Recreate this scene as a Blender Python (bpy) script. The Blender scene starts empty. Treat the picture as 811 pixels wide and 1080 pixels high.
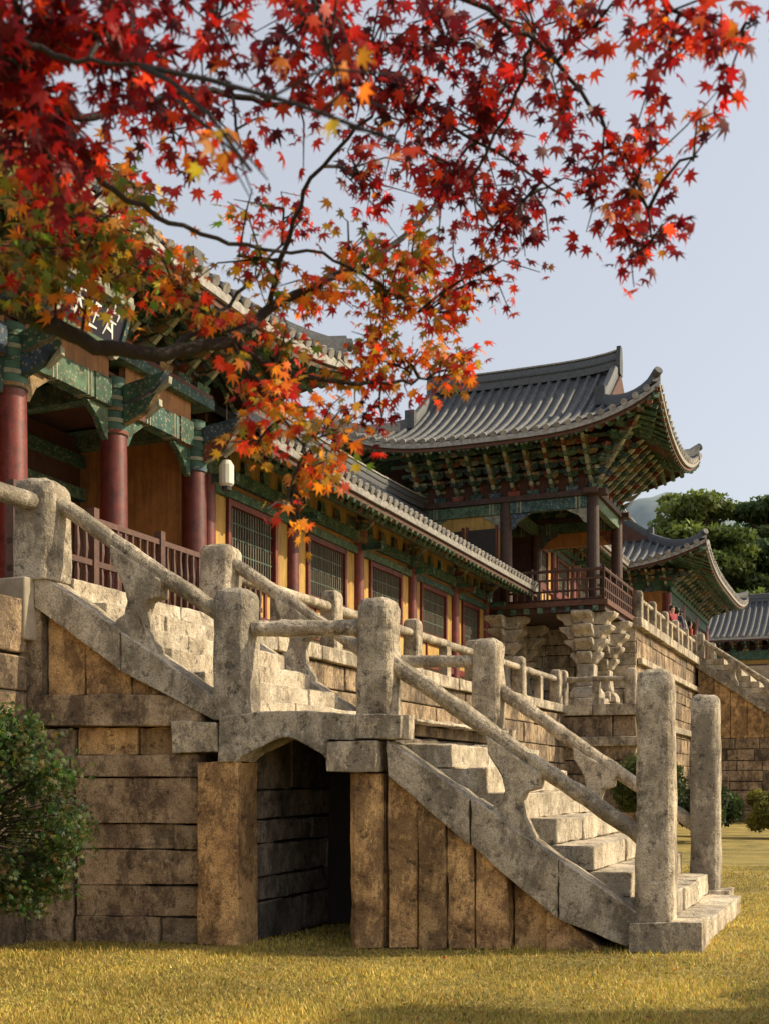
import bpy, bmesh, math, random
import numpy as np
from mathutils import Vector
random.seed(7); np.random.seed(7)
scene=bpy.context.scene
R=random.random
def U(a,b): return a+(b-a)*random.random()

# ================================================================== light, world, camera
Sd=Vector((.81,.06,.52)).normalized()
sun=bpy.data.lights.new('sun','SUN'); sun.energy=5.0; sun.angle=math.radians(.5); sun.color=(1,.86,.60)
so_=bpy.data.objects.new('sun',sun); scene.collection.objects.link(so_); so_.rotation_euler=Sd.to_track_quat('Z','Y').to_euler(); so_.location=(20,-5,20)
w=bpy.data.worlds.new('World'); scene.world=w; w.use_nodes=True; nt=w.node_tree
sk=nt.nodes.new('ShaderNodeTexSky'); sk.sky_type='NISHITA'; sk.sun_disc=False; sk.sun_elevation=math.asin(Sd.z); sk.sun_rotation=math.atan2(Sd.x,Sd.y)
sk.air_density=1.0; sk.dust_density=3.5; sk.ozone_density=1.0
sc_=nt.nodes.new('ShaderNodeVectorMath'); sc_.operation='SCALE'; sc_.inputs['Scale'].default_value=2.0
nt.links.new(sk.outputs[0],sc_.inputs[0])
hz=nt.nodes.new('ShaderNodeMix'); hz.data_type='RGBA'; hz.inputs[0].default_value=.62; hz.inputs[7].default_value=(6.5,6.5,6.5,1)
nt.links.new(sc_.outputs[0],hz.inputs[6]); nt.links.new(hz.outputs[2],nt.nodes['Background'].inputs[0]); nt.nodes['Background'].inputs[1].default_value=.113
cam=bpy.data.cameras.new('camera'); co_=bpy.data.objects.new('camera',cam); scene.collection.objects.link(co_)
co_.location=(0,0,1.6); co_.rotation_euler=(math.radians(90),0,0); cam.sensor_fit='AUTO'; cam.sensor_width=36; cam.lens=36*1250/1080; cam.shift_y=285/1080
cam.clip_end=6000; cam.clip_start=.05
cam.dof.use_dof=True; cam.dof.focus_distance=14; cam.dof.aperture_fstop=5.6
scene.camera=co_
scene.view_settings.view_transform='Standard'; scene.view_settings.look='None'; scene.view_settings.exposure=0

# ------------------------------------------------------------------ frames
O=(-3.42,11.88); E=(.9236,-.3835); D=(.3835,.9236)
def F(o,w,z): return (O[0]+o*E[0]+w*D[0], O[1]+o*E[1]+w*D[1], z)      # facade frame: o outward, w along, z up
N0=(-.236,11.56); ES=(.995,-.1)
def S(s,w,z): return (N0[0]+s*ES[0]+w*D[0], N0[1]+s*ES[1]+w*D[1], z)  # staircase frame
def Wd(x,y,z): return (x,y,z)

# ------------------------------------------------------------------ materials
def mk(name):
    m=bpy.data.materials.new(name); m.use_nodes=True
    nt=m.node_tree; b=nt.nodes['Principled BSDF']; return m,nt,b
def ramp(nt,stops,interp='LINEAR'):
    r=nt.nodes.new('ShaderNodeValToRGB'); cr=r.color_ramp; cr.interpolation=interp
    while len(cr.elements)<len(stops): cr.elements.new(.5)
    for e,(p,c) in zip(cr.elements,stops):
        e.position=p; e.color=(c[0],c[1],c[2],1) if len(c)==3 else c
    return r
def g(v): return (v,v,v)
def mixc(nt,a,b,fac,mode='MIX'):
    m=nt.nodes.new('ShaderNodeMix'); m.data_type='RGBA'; m.blend_type=mode
    if isinstance(fac,(int,float)): m.inputs[0].default_value=fac
    else: nt.links.new(fac,m.inputs[0])
    for i,x in ((6,a),(7,b)):
        if isinstance(x,tuple): m.inputs[i].default_value=(x[0],x[1],x[2],1)
        else: nt.links.new(x,m.inputs[i])
    return m.outputs[2]
def coords(nt,scale=(1,1,1)):
    tc=nt.nodes.new('ShaderNodeTexCoord'); mp=nt.nodes.new('ShaderNodeMapping')
    mp.inputs['Scale'].default_value=scale
    nt.links.new(tc.outputs['Object'],mp.inputs[0]); return mp.outputs[0]
def noise(nt,co,scale,detail=4,rough=.6):
    n=nt.nodes.new('ShaderNodeTexNoise'); n.inputs['Scale'].default_value=scale
    n.inputs['Detail'].default_value=detail; n.inputs['Roughness'].default_value=rough
    nt.links.new(co,n.inputs['Vector']); return n.outputs['Fac']
def bump(nt,b,h,strength,dist=.02,prev=None):
    n=nt.nodes.new('ShaderNodeBump'); n.inputs['Strength'].default_value=strength; n.inputs['Distance'].default_value=dist
    nt.links.new(h,n.inputs['Height'])
    if prev: nt.links.new(prev,n.inputs['Normal'])
    nt.links.new(n.outputs[0],b.inputs['Normal']); return n.outputs[0]
def stone(name,light,mid,dark,lichen=(.30,.28,.16),stain=.55,isl=.45,sz=1.0):
    m,nt,b=mk(name); co=coords(nt); cs=coords(nt,(2.0,2.0,sz))
    base=ramp(nt,[(.30,dark),(.46,mid),(.64,light)]); nt.links.new(noise(nt,co,2.3,4,.72),base.inputs[0])
    spn=noise(nt,co,80,1,.7)
    spk=ramp(nt,[(.30,g(.45)),(.46,g(1)),(.72,g(1.3))]); nt.links.new(spn,spk.inputs[0])
    c=mixc(nt,base.outputs[0],spk.outputs[0],.85,'MULTIPLY')
    st=ramp(nt,[(.46,g(0)),(.55,g(1))]); nt.links.new(noise(nt,cs,1.25,6,.82),st.inputs[0])
    sm=nt.nodes.new('ShaderNodeMath'); sm.operation='MULTIPLY'; sm.inputs[1].default_value=stain; nt.links.new(st.outputs[0],sm.inputs[0])
    c=mixc(nt,c,tuple(x*.36 for x in dark),sm.outputs[0])
    bn=noise(nt,co,9,5,.78)
    li=ramp(nt,[(.57,g(0)),(.63,g(.6))]); nt.links.new(bn,li.inputs[0])
    c=mixc(nt,c,lichen,li.outputs[0])
    pit=ramp(nt,[(.37,g(.3)),(.44,g(1))]); nt.links.new(bn,pit.inputs[0]); c=mixc(nt,c,pit.outputs[0],.85,'MULTIPLY')
    ge=nt.nodes.new('ShaderNodeNewGeometry'); ir=ramp(nt,[(0,(1-isl,1-isl,1-isl)),(.5,(1,.97,.93)),(1,(1+isl*.5,1+isl*.38,1+isl*.25))])
    nt.links.new(ge.outputs['Random Per Island'],ir.inputs[0])
    c=mixc(nt,c,ir.outputs[0],1.0,'MULTIPLY')
    nt.links.new(c,b.inputs['Base Color']); b.inputs['Roughness'].default_value=.9
    bump(nt,b,bn,.9,.05)
    return m
M={}
M['pale']=stone('granite_pale',(.68,.58,.44),(.50,.42,.31),(.23,.18,.13),(.40,.34,.2),.6,.2)
M['warm']=stone('granite_warm',(.74,.47,.21),(.50,.30,.13),(.22,.115,.055),(.54,.37,.15),.65,.45)
M['wall']=stone('granite_wall',(.48,.36,.23),(.33,.235,.145),(.15,.095,.06),(.36,.27,.15),.7,.5)
M['step']=stone('granite_step',(.70,.61,.48),(.55,.47,.35),(.3,.24,.17),(.38,.33,.22),.4,.25)
M['rough']=stone('rubble_and_shaded_lining',(.30,.25,.2),(.2,.165,.13),(.09,.07,.055),(.16,.14,.08),.6,.5)
def simple(name,col,var=.35,scale=6,rough=.65,bs=.3,dark=None,wear=None,streak=0):
    m,nt,b=mk(name); co=coords(nt)
    dk=dark or tuple(x*(1-var) for x in col)
    n1=noise(nt,co,scale,4,.7)
    r=ramp(nt,[(.3,dk),(.65,col)]); nt.links.new(n1,r.inputs[0]); c=r.outputs[0]
    if wear:
        w=ramp(nt,[(.58,g(0)),(.66,g(.8))]); nt.links.new(noise(nt,co,scale*3.3,3,.7),w.inputs[0]); c=mixc(nt,c,wear,w.outputs[0])
    if streak:
        w=ramp(nt,[(.45,g(1)),(.7,g(1-streak))]); nt.links.new(noise(nt,coords(nt,(5,5,.5)),2.2,4,.7),w.inputs[0]); c=mixc(nt,c,w.outputs[0],1.,'MULTIPLY')
    ge=nt.nodes.new('ShaderNodeNewGeometry'); ir=ramp(nt,[(0,g(.72)),(1,g(1.2))]); nt.links.new(ge.outputs['Random Per Island'],ir.inputs[0])
    c=mixc(nt,c,ir.outputs[0],1.0,'MULTIPLY')
    nt.links.new(c,b.inputs['Base Color']); b.inputs['Roughness'].default_value=rough
    if bs: bump(nt,b,n1,bs,.02)
    return m
M['red']=simple('red_lacquered_wood',(.22,.035,.020),.6,5,.5,.3,wear=(.13,.055,.035),streak=.5)
M['brown']=simple('weathered_brown_wood',(.11,.048,.03),.5,8,.7)
M['pcol']=simple('dark_timber',(.08,.04,.03),.5,8,.7)
M['ochre']=simple('ochre_plaster',(.62,.37,.10),.28,2,.85,.1,streak=.4)
M['orange']=simple('orange_board',(.44,.19,.05),.4,3,.7,.2,streak=.45)
M['white']=simple('white_plaster',(.64,.56,.42),.25,3,.85,.1,streak=.4)
M['dark']=simple('dark_lattice',(.05,.04,.035),.3,8,.8,0)
M['latt']=simple('window_lattice',(.15,.13,.09),.4,8,.8,0)
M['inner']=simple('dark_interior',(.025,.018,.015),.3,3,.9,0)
M['tile']=simple('roof_tile',(.08,.083,.09),.6,4,.6,.4,wear=(.22,.21,.19))
M['tend']=simple('tile_end',(.36,.33,.29),.6,9,.7,.4)
M['ridge']=simple('ridge_tile',(.08,.083,.088),.5,12,.6,.6,wear=(.2,.19,.17))
M['sign']=simple('sign_board',(.012,.012,.03),.3,6,.4,0)
M['glyph']=simple('white_paint',(.72,.72,.68),.1,6,.6,0)
M['lamp']=simple('lantern_glass',(.75,.7,.58),.1,6,.4,0)
M['floor']=simple('terrace_paving',(.4,.33,.24),.4,3,.9,.3)
M['bark']=simple('maple_bark',(.026,.019,.016),.5,20,.85,.8)
M['trunk']=simple('pine_bark',(.12,.07,.05),.5,10,.9,.5)
def painted(name,stops,sc=14):
    m,nt,b=mk(name); co=coords(nt); ge=nt.nodes.new('ShaderNodeNewGeometry')
    r=ramp(nt,stops,'CONSTANT'); nt.links.new(ge.outputs['Random Per Island'],r.inputs[0])
    v=nt.nodes.new('ShaderNodeTexVoronoi'); v.inputs['Scale'].default_value=sc; nt.links.new(co,v.inputs['Vector'])
    vr=ramp(nt,[(0,(.36,.10,.04)),(.16,(.42,.38,.26)),(.28,g(0)),(1,g(0))],'CONSTANT'); nt.links.new(v.outputs['Distance'],vr.inputs[0])
    fa=ramp(nt,[(0,g(.8)),(.28,g(0))],'CONSTANT'); nt.links.new(v.outputs['Distance'],fa.inputs[0])
    c=mixc(nt,r.outputs[0],vr.outputs[0],fa.outputs[0])
    w=ramp(nt,[(.35,g(.35)),(.65,g(1.1))]); nt.links.new(noise(nt,co,5,4,.7),w.inputs[0])
    c=mixc(nt,c,w.outputs[0],1.,'MULTIPLY')
    nt.links.new(c,b.inputs['Base Color']); b.inputs['Roughness'].default_value=.75
    return m
M['green']=painted('dancheong_green',[(0,(.06,.15,.095)),(.3,(.04,.11,.085)),(.55,(.10,.18,.105)),(.8,(.05,.12,.12)),(.92,(.25,.09,.045))],16)
M['mix']=painted('dancheong_bracket',[(0,(.055,.13,.08)),(.22,(.035,.085,.075)),(.4,(.13,.20,.12)),(.55,(.24,.06,.035)),(.7,(.06,.10,.15)),(.8,(.32,.20,.08)),(.9,(.36,.35,.27))],16)
M['raft']=painted('dancheong_rafter',[(0,(.08,.17,.105)),(.5,(.065,.14,.10)),(.8,(.13,.19,.11)),(.9,(.22,.07,.04))],11)
M['btip']=simple('bracket_tip_paint',(.40,.39,.27),.5,9,.7,0)
M['soffit']=simple('soffit_board',(.15,.06,.035),.5,6,.8,0)
M['grn']=simple('green_paint',(.06,.14,.095),.45,7,.7,.2)

# ------------------------------------------------------------------ mesh builder
class MB:
    def __init__(s,fm): s.v=[];s.f=[];s.m=[];s.fm=fm;s.names=[]
    def mi(s,n):
        if n not in s.names: s.names.append(n)
        return s.names.index(n)
    def add(s,vs,fs,m,fm=None):
        fm=fm or s.fm; b=len(s.v); s.v+= [fm(*p) for p in vs]; k=s.mi(m)
        for f in fs: s.f.append(tuple(i+b for i in f)); s.m.append(k)
    def box(s,a0,a1,b0,b1,c0,c1,m,j=0,tp=0):
        vs=[]
        for z,t in ((c0,0),(c1,tp)):
            for x,y in ((a0+t,b0+t),(a1-t,b0+t),(a1-t,b1-t),(a0+t,b1-t)):
                vs.append((x+U(-j,j),y+U(-j,j),z+U(-j,j)))
        s.add(vs,[(0,3,2,1),(4,5,6,7),(0,1,5,4),(1,2,6,5),(2,3,7,6),(3,0,4,7)],m)
    def prism(s,poly,lo,hi,m,ax=1,j=0):
        n=len(poly); vs=[]
        for t in (lo,hi):
            for p,q in poly:
                p+=U(-j,j);q+=U(-j,j)
                vs.append((p,t,q) if ax==1 else ((t,p,q) if ax==0 else (p,q,t)))
        fs=[tuple(range(n)),tuple(range(2*n-1,n-1,-1))]+[(i,(i+1)%n,(i+1)%n+n,i+n) for i in range(n)]
        s.add(vs,fs,m)
    def tube(s,path,rad,m,n=8,flat=1.):
        P=[Vector(s.fm(*p)) for p in path]; vs=[];fs=[]
        if not hasattr(rad,'__len__'): rad=[rad]*len(P)
        for i,p in enumerate(P):
            t=(P[min(i+1,len(P)-1)]-P[max(i-1,0)])
            if t.length<1e-7: t=Vector((0,0,1))
            t.normalize(); up=Vector((0,0,1)) if abs(t.z)<.9 else Vector((0,1,0))
            u=t.cross(up).normalized(); w=u.cross(t)
            for k in range(n):
                a=2*math.pi*k/n; q=p+u*math.cos(a)*rad[i]+w*math.sin(a)*rad[i]*flat; vs.append(tuple(q))
        for i in range(len(P)-1):
            for k in range(n):
                fs.append((i*n+k,i*n+(k+1)%n,(i+1)*n+(k+1)%n,(i+1)*n+k))
        fs.append(tuple(range(n))[::-1]); fs.append(tuple(range((len(P)-1)*n,len(P)*n)))
        s.add(vs,fs,m,Wd)
    def sweep(s,path,w,h,m,base=0):
        P=[Vector(s.fm(*p)) for p in path]; vs=[];fs=[]
        for i,p in enumerate(P):
            t=(P[min(i+1,len(P)-1)]-P[max(i-1,0)]); t.z=0
            if t.length<1e-6: t=Vector((1,0,0))
            t.normalize(); u=Vector((t.y,-t.x,0))
            for a,b in ((-.5,0),(.5,0),(.5,.75),(.28,1),(-.28,1),(-.5,.75)):
                vs.append(tuple(p+u*a*w+Vector((0,0,base+b*h))))
        n=6
        for i in range(len(P)-1):
            for k in range(n): fs.append((i*n+k,i*n+(k+1)%n,(i+1)*n+(k+1)%n,(i+1)*n+k))
        fs.append(tuple(range(n))); fs.append(tuple(range((len(P)-1)*n,len(P)*n))[::-1])
        s.add(vs,fs,m,Wd)
    def obj(s,name,parent=None,bevel=0,smooth=False,seg=2,rough=0):
        me=bpy.data.meshes.new(name); me.from_pydata(s.v,[],s.f); 
        for n in s.names: me.materials.append(M[n])
        me.polygons.foreach_set('material_index',s.m)
        bm=bmesh.new(); bm.from_mesh(me); bmesh.ops.recalc_face_normals(bm,faces=bm.faces); bm.to_mesh(me); bm.free()
        ob=bpy.data.objects.new(name,me); scene.collection.objects.link(ob)
        if bevel:
            md=ob.modifiers.new('bevel','BEVEL'); md.width=bevel; md.segments=seg; md.limit_method='ANGLE'; md.angle_limit=.7
        if rough:
            md=ob.modifiers.new('grid','SUBSURF'); md.subdivision_type='SIMPLE'; md.levels=rough; md.render_levels=rough
            for sz,stn in ((.22,.042),(.06,.016)):
                tx=bpy.data.textures.new('weathering','CLOUDS'); tx.noise_scale=sz; tx.noise_depth=2
                md=ob.modifiers.new('weathering','DISPLACE'); md.texture=tx; md.texture_coords='GLOBAL'; md.strength=stn; md.mid_level=.5
        if smooth or bevel:
            me.polygons.foreach_set('use_smooth',[True]*len(me.polygons))
            try: me.set_sharp_from_angle(angle=.8)
            except Exception: pass
        if parent: ob.parent=parent
        return ob
def empty(name):
    e=bpy.data.objects.new(name,None); scene.collection.objects.link(e); return e

def block_wall(mb,pos,t0,t1,z0,z1,depth,m,course=.42,ln=.9,gap=.012,j=.012):
    """pos(t,q,z): t along wall, q depth (0=face, +inward)."""
    z=z0
    old=mb.fm
    while z<z1-.05:
        h=min(course*U(.7,1.3),z1-z)
        if z1-z-h<.15: h=z1-z
        t=t0
        while t<t1-.02:
            l=min(ln*U(.5,1.8),t1-t)
            if t1-t-l<.25: l=t1-t
            q=U(-.015,.02)
            a0,a1,c0,c1=t+gap,t+l-gap,z+gap,z+h-gap
            mb.fm=lambda a,b,c:pos(a,b,c)
            mb.box(a0,a1,q,depth,c0,c1,m,j)
            t+=l
        z+=h
    mb.box(t0+.03,t1-.03,.05,depth-.02,z0+.01,z1-.03,'inner')
    mb.fm=old

# ------------------------------------------------------------------ stone post / rail parts
def post(mb,s,w,z0,z1,h=.18):
    rings=[(z0,h*1.0),(z0+(z1-z0)*.33,h*.99),(z0+(z1-z0)*.66,h*.97),(z1-.1,h*.95),(z1-.035,h*.84),(z1,h*.52)]
    vs=[];fs=[];n=8
    for z,r in rings:
        c=r*.22
        for x,y in ((-r+c,-r),(r-c,-r),(r,-r+c),(r,r-c),(r-c,r),(-r+c,r),(-r,r-c),(-r,-r+c)):
            vs.append((s+x+U(-.006,.006),w+y+U(-.006,.006),z))
    for i in range(len(rings)-1):
        for k in range(n): fs.append((i*n+k,i*n+(k+1)%n,(i+1)*n+(k+1)%n,(i+1)*n+k))
    fs.append(tuple(range(n))[::-1]); fs.append(tuple(range((len(rings)-1)*n,len(rings)*n)))
    mb.add(vs,fs,'pale')
def rail(mb,p0,p1,r=.085,m='pale'):
    n=9; pts=[]; rr=[]
    for i in range(n):
        t=i/(n-1); pts.append(tuple(p0[k]+(p1[k]-p0[k])*t+ (U(-.006,.006) if 0<i<n-1 else 0) for k in range(3))); rr.append(r*U(.94,1.04))
    mb.tube(pts,rr,m,10)
def baluster(mb,s,w,zb,zt,slope,wd=.21,th=.1):
    H=zt-zb; pr=[(-1,0),(-.95,.12),(-.5,.26),(-.38,.45),(-.55,.62),(-1.15,.78),(-1.25,1.0)]
    L=[(s+x*wd,zb+y*H-slope*x*wd) for x,y in pr]; Rr=[(s-x*wd,zb+y*H+slope*x*wd) for x,y in reversed(pr)]
    mb.prism(L+Rr,w-th,w+th,'pale',1)

# ================================================================== near staircase
st=empty('stone_staircase')
rails=MB(S); body=MB(S); steps=MB(S)
ZL=2.23; ZT=3.66
for w in (0,3.5):
    post(rails,2.835,w,.27,2.67,.175)
    post(rails,.186,w,2.2,3.39,.17)
    post(rails,-1.223,w,2.2,3.50,.175)
    post(rails,-3.2,w,3.6,4.62,.2)
    rail(rails,(.30,w,2.765),(2.70,w,1.075),.086)
    rail(rails,(-3.05,w,4.40),(-1.35,w,3.23),.086)
    rail(rails,(-1.08,w,3.11),(.05,w,3.11),.08)
    baluster(rails,1.50,w,1.14,1.87,.70)
    baluster(rails,-2.2,w,2.97,3.78,.70)
    body.box(2.62,3.30 if w==0 else 3.15,w-.24,w+.24,0,.29,'pale',.012)
    for a,b in ((.33,1.12),(1.13,1.95),(1.96,2.74)):
        zt=lambda s:2.0-.693*(s-.33); zbm=lambda s:max(.02,1.66-.8325*(s-.33))
        body.prism([(a,zt(a)),(b-.008,zt(b)),(b-.008 if b<2.7 else 2.66,zbm(b)),(a,zbm(a))],w-.17+U(-.01,.01),w+.15,'pale',1,.006)
    for a,b in ((-3.17,-2.3),(-2.29,-1.36)):
        zt=lambda s:3.69-.696*(s+3.17); zbm=lambda s:max(3.34-.735*(s+3.17),2.2)
        body.prism([(a,zt(a)),(b-.008,zt(b)),(b-.008,zbm(b)),(a,zbm(a))],w-.17+U(-.01,.01),w+.15,'pale',1,.006)
    # arched landing slab
    arc=[(-1.12+.89*i/10, 1.80+.25*math.sin(math.pi*i/10)**.7) for i in range(11)]
    top=[(.03,2.24),(-.3,2.28),(-.6,2.295),(-.95,2.27),(-1.30,2.23)]
    body.prism([(-1.30,1.80)]+arc+[(-.23,2.005),(.03,2.005)]+top,w-.2,w+.16,'pale',1,.003)
    body.box(.045,.47,w-.21,w+.17,2.01,2.25,'pale',.01)
    body.box(-1.76,-1.315,w-.21,w+.17,1.89,2.19,'pale',.01)
    body.box(-.215,.25,w-.25,w+.15,1.70,1.995,'pale',.01)
    body.box(-1.53,-1.12,w-.16,w+.2,0,1.79,'warm',.012)
    body.prism([(-.05,w-.1),(.02,w-.17),(.19,w-.17),(.26,w-.1),(.26,w+.2),(-.05,w+.2)],0,1.69,'warm',2,.006)
for w,sg in ((0,1),(3.5,-1)):
    xs=[.29,.60,.88,1.15,1.47,1.80,2.32]
    for i in range(len(xs)-1):
        a,b=xs[i]+.01,xs[i+1]-.01
        za=1.64-.8325*(a-.33)+.04; zb=1.64-.8325*(b-.33)+.04
        q=U(-.04,.04)+(.10 if i==4 else 0)
        body.prism([(a,0),(b,0),(b,max(zb,.03)),(a,za)],w+(-.1+q)*sg,w+.2*sg,'warm',1,.008)
    for a,b in ((-3.10,-2.72),(-2.70,-2.25),(-2.23,-1.72)):
        f=lambda s:3.34-.735*(s+3.17)+.03
        body.prism([(a,2.46),(b,2.46),(b,max(f(b),2.48)),(a,f(a))],w+(-.07+U(-.015,.015))*sg,w+.2*sg,'warm',1,.006)
    body.box(-3.40,-3.12,w-.13,w+.2,2.46,3.35,'wall',.01)
    body.box(-3.42,-1.50,w-.15,w+.17,2.15,2.45,'wall',.012)
    for a,b in ((-2.82,-2.2),(-2.18,-1.55)): body.box(a,b,w-.03,w+.16,1.87,2.14,'warm',.008)
    body.box(-2.84,-1.54,w-.11,w+.17,1.655,1.865,'wall',.012)
    cz=[.0,.27,.58,.93,1.19,1.645]
    for i in range(5):
        cuts=[-2.82]+([U(-2.5,-1.8)] if i in (0,3) else [])+[-1.54]
        for a,b in zip(cuts[:-1],cuts[1:]):
            body.box(a+.008,b-.008,w-.06+U(-.02,.02),w+.18,cz[i]+.006,cz[i+1]-.006,'wall',.008)
    body.box(-3.30,-2.86,w-.13,w+.2,0,2.13,'wall',.015)
body.box(-3.1,-1.5,.22,3.28,0,2.2,'wall'); body.box(-3.3,-2.3,.22,3.28,2.2,2.9,'wall')
body.box(.27,.9,.22,3.28,0,1.6,'wall'); body.box(.9,1.8,.22,3.28,0,.9,'wall')
def pw(s0,sg):
    return lambda t,q,z:S(s0+sg*q,t,z)
block_wall(body,pw(-1.14,-1),.22,3.28,0,2.07,.33,'rough',.34,.7)  # passage linings use the darker stone, so their shade sits in the colour
block_wall(body,pw(0.0,1),.22,3.28,0,2.07,.26,'rough',.34,.7)
body.box(-1.13,-.01,1.9,2.2,0,2.07,'inner')  # near-black block added across the open passage, shade given by its colour
body.box(-1.5,.3,.18,3.32,2.075,2.19,'wall')
n=9; rise=ZL/n
for i in range(1,n):
    s0=3.25-(i-1)*.3435; z=i*rise
    cuts=[.16,U(.9,1.5),U(2.0,2.6),3.34]
    if i%3==1: cuts=[.16,1.75,3.34]
    if i==1: cuts=[.24,1.8,3.26]
    for a,b in zip(cuts[:-1],cuts[1:]):
        steps.box(s0-.55,s0+U(-.02,.02),a+.005,b-.005,z-rise+.004,z+U(-.008,.006),'step',.01)
for a,b in ((.17,1.2),(1.2,2.2),(2.2,3.33)):
    for c,d_ in ((-1.3,-.4),(-.4,.5)):
        steps.box(c+.005,d_-.005,a+.005,b-.005,2.195,ZL,'step',.005)
n2=6; r2=(ZT-ZL)/n2
for i in range(1,n2+1):
    s0=-1.3-(i-1)*.335; z=ZL+i*r2
    cuts=[.16,U(.9,1.5),U(2.0,2.6),3.34]
    for a,b in zip(cuts[:-1],cuts[1:]):
        steps.box(s0-.6,s0+U(-.01,.01),a+.004,b-.004,z-r2+.004,z-.003*(i==n2),'step',.008)
rails.obj('balustrade',st,.018,rough=2); body.obj('side_walls_and_piers',st,.022,rough=3); steps.obj('steps',st,.02,rough=3)

# ================================================================== terraces
tr=empty('stone_terrace')
tm=MB(F)
block_wall(tm,lambda t,q,z:F(-.02-q,t,z),-7,-.22,0,3.42,.4,'wall',.44,.9)
block_wall(tm,lambda t,q,z:F(-.02-q,t,z),4.1,21.6,0,3.42,.4,'wall',.44,1.0)
t=-7
while t<21.4:
    l=U(1.2,1.8)
    if not(-.35<t+l/2<3.9): tm.box(-.5,.07,t+.01,min(t+l,21.5)-.01,3.43,3.66,'pale',.012)
    t+=l
tm.box(-14,-.51,-7,27.3,3.0,3.655,'floor'); tm.box(-.6,.02,-.3,4.2,3.0,3.62,'floor')
block_wall(tm,lambda t,q,z:F(t,21.5+q,z),-.3,1.9,0,3.35,.4,'wall',.5,1.1)
block_wall(tm,lambda t,q,z:F(1.9-q,t,z),21.95,27.3,0,3.35,.4,'wall',.5,1.1)
for a,b in ((-.4,.75),(.77,1.99)): tm.box(a,b,21.41,22.2,3.37,3.665,'pale',.01)
for a in range(4): tm.box(1.2,1.99,22.22+a*1.28,22.2+a*1.28+1.26,3.37,3.665,'pale',.01)
tm.box(-.6,1.3,22.2,27.3,3.0,3.66,'floor')
tm.box(-.42,2.02,21.37,21.6,2.55,2.8,'pale',.01)
block_wall(tm,lambda t,q,z:F(t,27.42+q,z),-7,.78,3.67,6.5,.4,'pale',.42,.7)
block_wall(tm,lambda t,q,z:F(.8-q,t,z),27.45,46,0,6.4,.4,'wall',.55,1.2)
tm.box(-30,.9,27.35,44.5,6.42,6.70,'floor')
t=27.3
while t<46:
    tm.box(.3,.98,t+.01,t+1.39,6.41,6.72,'pale',.01); t+=1.4
tm.box(.8,.95,27.6,46,5.3,5.5,'pale'); tm.box(.8,.95,27.6,46,3.4,3.62,'pale')
tm.box(-40,10,44.4,120,3,6.69,'floor')
tm.obj('retaining_walls',tr,.02)
tb=MB(F)
def frail(o0,w0,o1,w1,z,n,ph=.95,r=.075,h=.14):
    for i in range(n+1):
        t=i/n; post(tb,o0+(o1-o0)*t,w0+(w1-w0)*t,z,z+ph,h)
        if i<n:
            t2=(i+1)/n
            a=(o0+(o1-o0)*t,w0+(w1-w0)*t); b=(o0+(o1-o0)*t2,w0+(w1-w0)*t2)
            rail(tb,(a[0],a[1],z+ph*.72),(b[0],b[1],z+ph*.72),r)
            m=((a[0]+b[0])/2,(a[1]+b[1])/2); tb.box(m[0]-.09,m[0]+.09,m[1]-.12,m[1]+.12,z,z+ph*.66,'pale')
frail(-.12,-6.5,-.12,-2.1,3.66,3,.95,.085,.17)
rail(tb,(-.12,-2.1,4.38),(.0,-.12,4.38),.095)
frail(-.2,3.72,-.2,21.3,3.66,5,.95,.08,.15)
frail(-.1,21.6,1.75,21.6,3.66,1); frail(1.75,21.6,1.75,27.2,3.66,3)
frail(.75,28,.75,40.3,6.70,5)
tb.obj('terrace_balustrade',tr,.012)

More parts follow.
